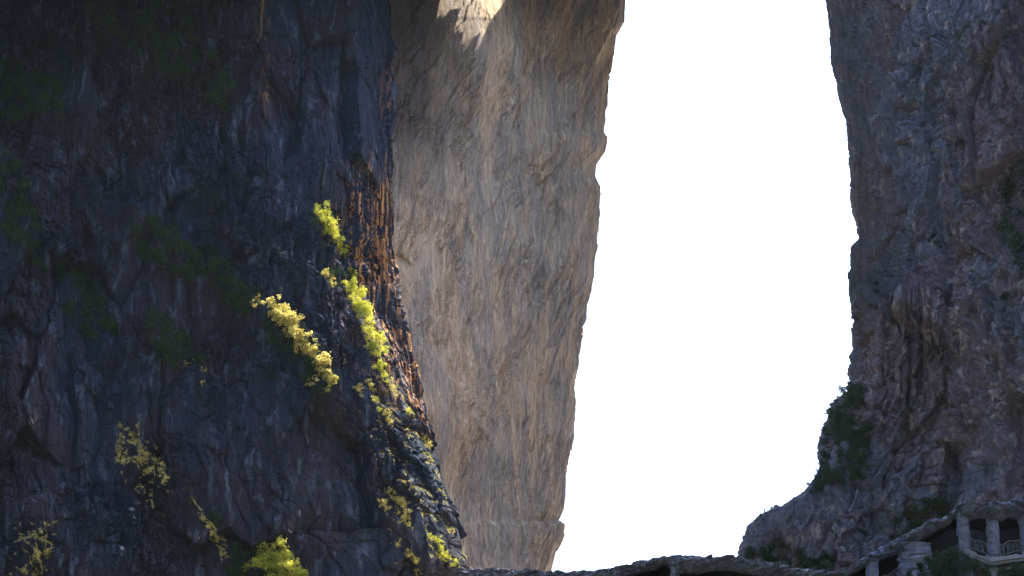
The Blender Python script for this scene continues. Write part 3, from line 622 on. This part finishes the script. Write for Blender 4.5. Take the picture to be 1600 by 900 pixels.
# back wall behind the openings, coloured near-black to paint shade
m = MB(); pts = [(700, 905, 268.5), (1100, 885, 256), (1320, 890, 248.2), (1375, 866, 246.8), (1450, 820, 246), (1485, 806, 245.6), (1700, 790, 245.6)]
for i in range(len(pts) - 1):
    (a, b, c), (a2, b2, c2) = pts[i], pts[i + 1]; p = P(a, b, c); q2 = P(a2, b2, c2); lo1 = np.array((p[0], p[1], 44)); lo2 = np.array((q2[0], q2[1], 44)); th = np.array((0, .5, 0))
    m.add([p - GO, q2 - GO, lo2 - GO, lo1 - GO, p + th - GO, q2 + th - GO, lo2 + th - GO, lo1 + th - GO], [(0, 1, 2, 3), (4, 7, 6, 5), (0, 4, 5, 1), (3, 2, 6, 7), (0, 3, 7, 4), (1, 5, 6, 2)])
m.build('back_wall', M['shade_black'], gal)
def beam(name, pts, h, dep, mat, jag=0, seed=0):
    """pts: (px, py, Y) along the top edge; h metres high, dep metres deep"""
    m = MB(); r = random.Random(seed); Q_ = []
    for i in range(len(pts) - 1):
        n = max(1, int((pts[i + 1][0] - pts[i][0]) / 7)) if jag else 1
        for k in range(n):
            t0, t1 = k / n, (k + 1) / n; f = lambda t: P(*[pts[i][j] * (1 - t) + pts[i + 1][j] * t for j in range(3)])
            a, b = f(t0), f(t1); u = jag * r.uniform(-.5, 1); o = jag * .4 * r.uniform(0, 1); g = .012 if jag else 0; dx = (b - a) * g; a = a + dx; b = b - dx
            V = []
            for q_, zt in ((a, u), (b, u * .7)):
                V += [q_ + (0, -o, zt), q_ + (0, -o, -h), q_ + (0, dep, -h), q_ + (0, dep, zt)]
            V = [v - GO for v in V]
            m.add(V, [(0, 1, 5, 4), (1, 2, 6, 5), (2, 3, 7, 6), (3, 0, 4, 7), (0, 3, 2, 1), (4, 5, 6, 7)])
    return m.build(name, mat, gal)
beam('floor_slab', [(1500, 859, 239.2), (1548, 878, 236.7), (1700, 857, 239.6)], .30, 5.6, M['concrete'])
beam('kerb', [(1504, 856, 239.0), (1548, 873, 236.5), (1700, 852, 239.4)], .30, .35, M['concrete'], jag=.22, seed=3)
beam('beam', [(1524, 877, 238.9), (1550, 888, 237.5), (1700, 868, 240.0)], .30, .5, M['concrete'])
rough_column('lower_post', 1549, 1559, 889, 1000, 237.5, 81, .6, amp=.05, mat=M['concrete'])
rough_column('lower_post', 1640, 1650, 885, 1000, 239, 82, .6, amp=.05, mat=M['concrete'])
def railing(pts, h, n, seed):
    """branch-like railing between picture points (px, py_top, Y)"""
    r = random.Random(seed); m = MB(); (a, b, c), (a2, b2, c2) = pts; p, q_ = P(a, b, c), P(a2, b2, c2)
    at = lambda t, z: p * (1 - t) + q_ * t - GO + np.array((0, 0, -z))
    m.tube([at(t, .08 * math.sin(t * 9 + seed) + .04 * r.random()) for t in np.linspace(0, 1, 9)], .06, .05, 6)
    m.tube([at(t, h - .12 + .05 * r.random()) for t in np.linspace(0, 1, 7)], .045, .045, 5)
    for i in range(n):
        t = (i + r.random()) / n; s_ = r.uniform(-.16, .16); z0 = r.uniform(0, .3) * h
        k = [at(min(1, max(0, t + s_ * f + r.uniform(-.02, .02))), z0 + (h - z0) * f) + np.array((0, r.uniform(-.08, .08), 0)) for f in (0, .3, .65, 1)]
        m.tube(k, .035, .03, 5)
        if i % 2: m.tube([k[1], k[1] + np.array((r.uniform(-.35, .35), 0, -.3))], .028, .015, 4)
    return m.build('railing', M['rail'], gal)
railing([(1514, 840, 239.0), (1543, 850, 237.3)], 1.05, 13, 5)
railing([(1560, 851, 237.3), (1593, 842, 238.6)], 1.15, 16, 6)
railing([(1611, 842, 238.9), (1690, 830, 240)], 1.1, 20, 8)
railing([(1457, 872, 240.6), (1498, 850, 239.6)], .95, 16, 7)
railing([(1373, 905, 242), (1404, 888, 241)], .95, 10, 9)
# foreground bushes under the gallery (rooted on the slope)
def front_bush(clumps, Y, label, n, leaf, mat, seed, base_z):
    r = np.random.default_rng(seed); C = []; rad = []
    for a, b, q in clumps:
        p = P(a, b, Y)
        for i in range(6): C.append(p + r.normal(size=3) * q * .45); rad.append(q * .6)
    b0 = P(clumps[len(clumps) // 2][0], 900, Y); b0[2] = base_z
    root = bpy.data.objects.new('bush', None); col.objects.link(root); root.location = b0; tag(root, label, 'bush')
    link('foliage', leaves_mesh('foliage', np.array(C) - b0, rad, n, leaf, .5, .3, seed=seed), mat, root)
    for i in range(0, len(C), 10):
        m = MB(); m.tube([np.array((r.normal() * .3, r.normal() * .3, 0)), (C[i] - b0) * (.5, .5, .6), C[i] - b0], .07, .015, 5); m.build('stem', M['bark'], root)
    return root
front_bush([(1422, 896, .5), (1436, 886, .6), (1450, 880, .6), (1465, 873, .7), (1482, 868, .7), (1498, 872, .7), (1512, 878, .6), (1526, 884, .6), (1540, 892, .5), (1450, 900, 1.), (1480, 892, 1.1), (1510, 900, 1.), (1495, 930, 1.6), (1450, 930, 1.5)], 234.5, 'dark grassy bush in front of the gallery, under the first thick pillar', 10500, .24, LD, 91, 46)
front_bush([(1570, 894, .5), (1585, 888, .6), (1602, 892, .7), (1590, 915, 1.2), (1620, 905, 1.)], 236.2, 'small dark bush under the balcony floor at the right picture edge', 3200, .22, LD, 92, 46)


HAZE_DENSITY = 0.00001
if HAZE_DENSITY:
    hb = MB(); x0, x1, y0, y1, z0, z1 = -1296, 1296, -1096, 1490, -120, 640
    hb.add([(x0, y0, z0), (x1, y0, z0), (x1, y1, z0), (x0, y1, z0), (x0, y0, z1), (x1, y0, z1), (x1, y1, z1), (x0, y1, z1)], [(0, 3, 2, 1), (4, 5, 6, 7), (0, 1, 5, 4), (1, 2, 6, 5), (2, 3, 7, 6), (3, 0, 4, 7)])
    hm, ht = new_mat('valley_haze'); N = NT(ht); pv = N.n('ShaderNodeVolumePrincipled'); pv.inputs['Color'].default_value = (.55, .72, 1, 1); pv.inputs['Density'].default_value = HAZE_DENSITY; pv.inputs['Anisotropy'].default_value = .35
    N.l(pv.outputs[0], N.out.inputs['Volume']); tag(hb.build('haze', hm), kind='stuff')
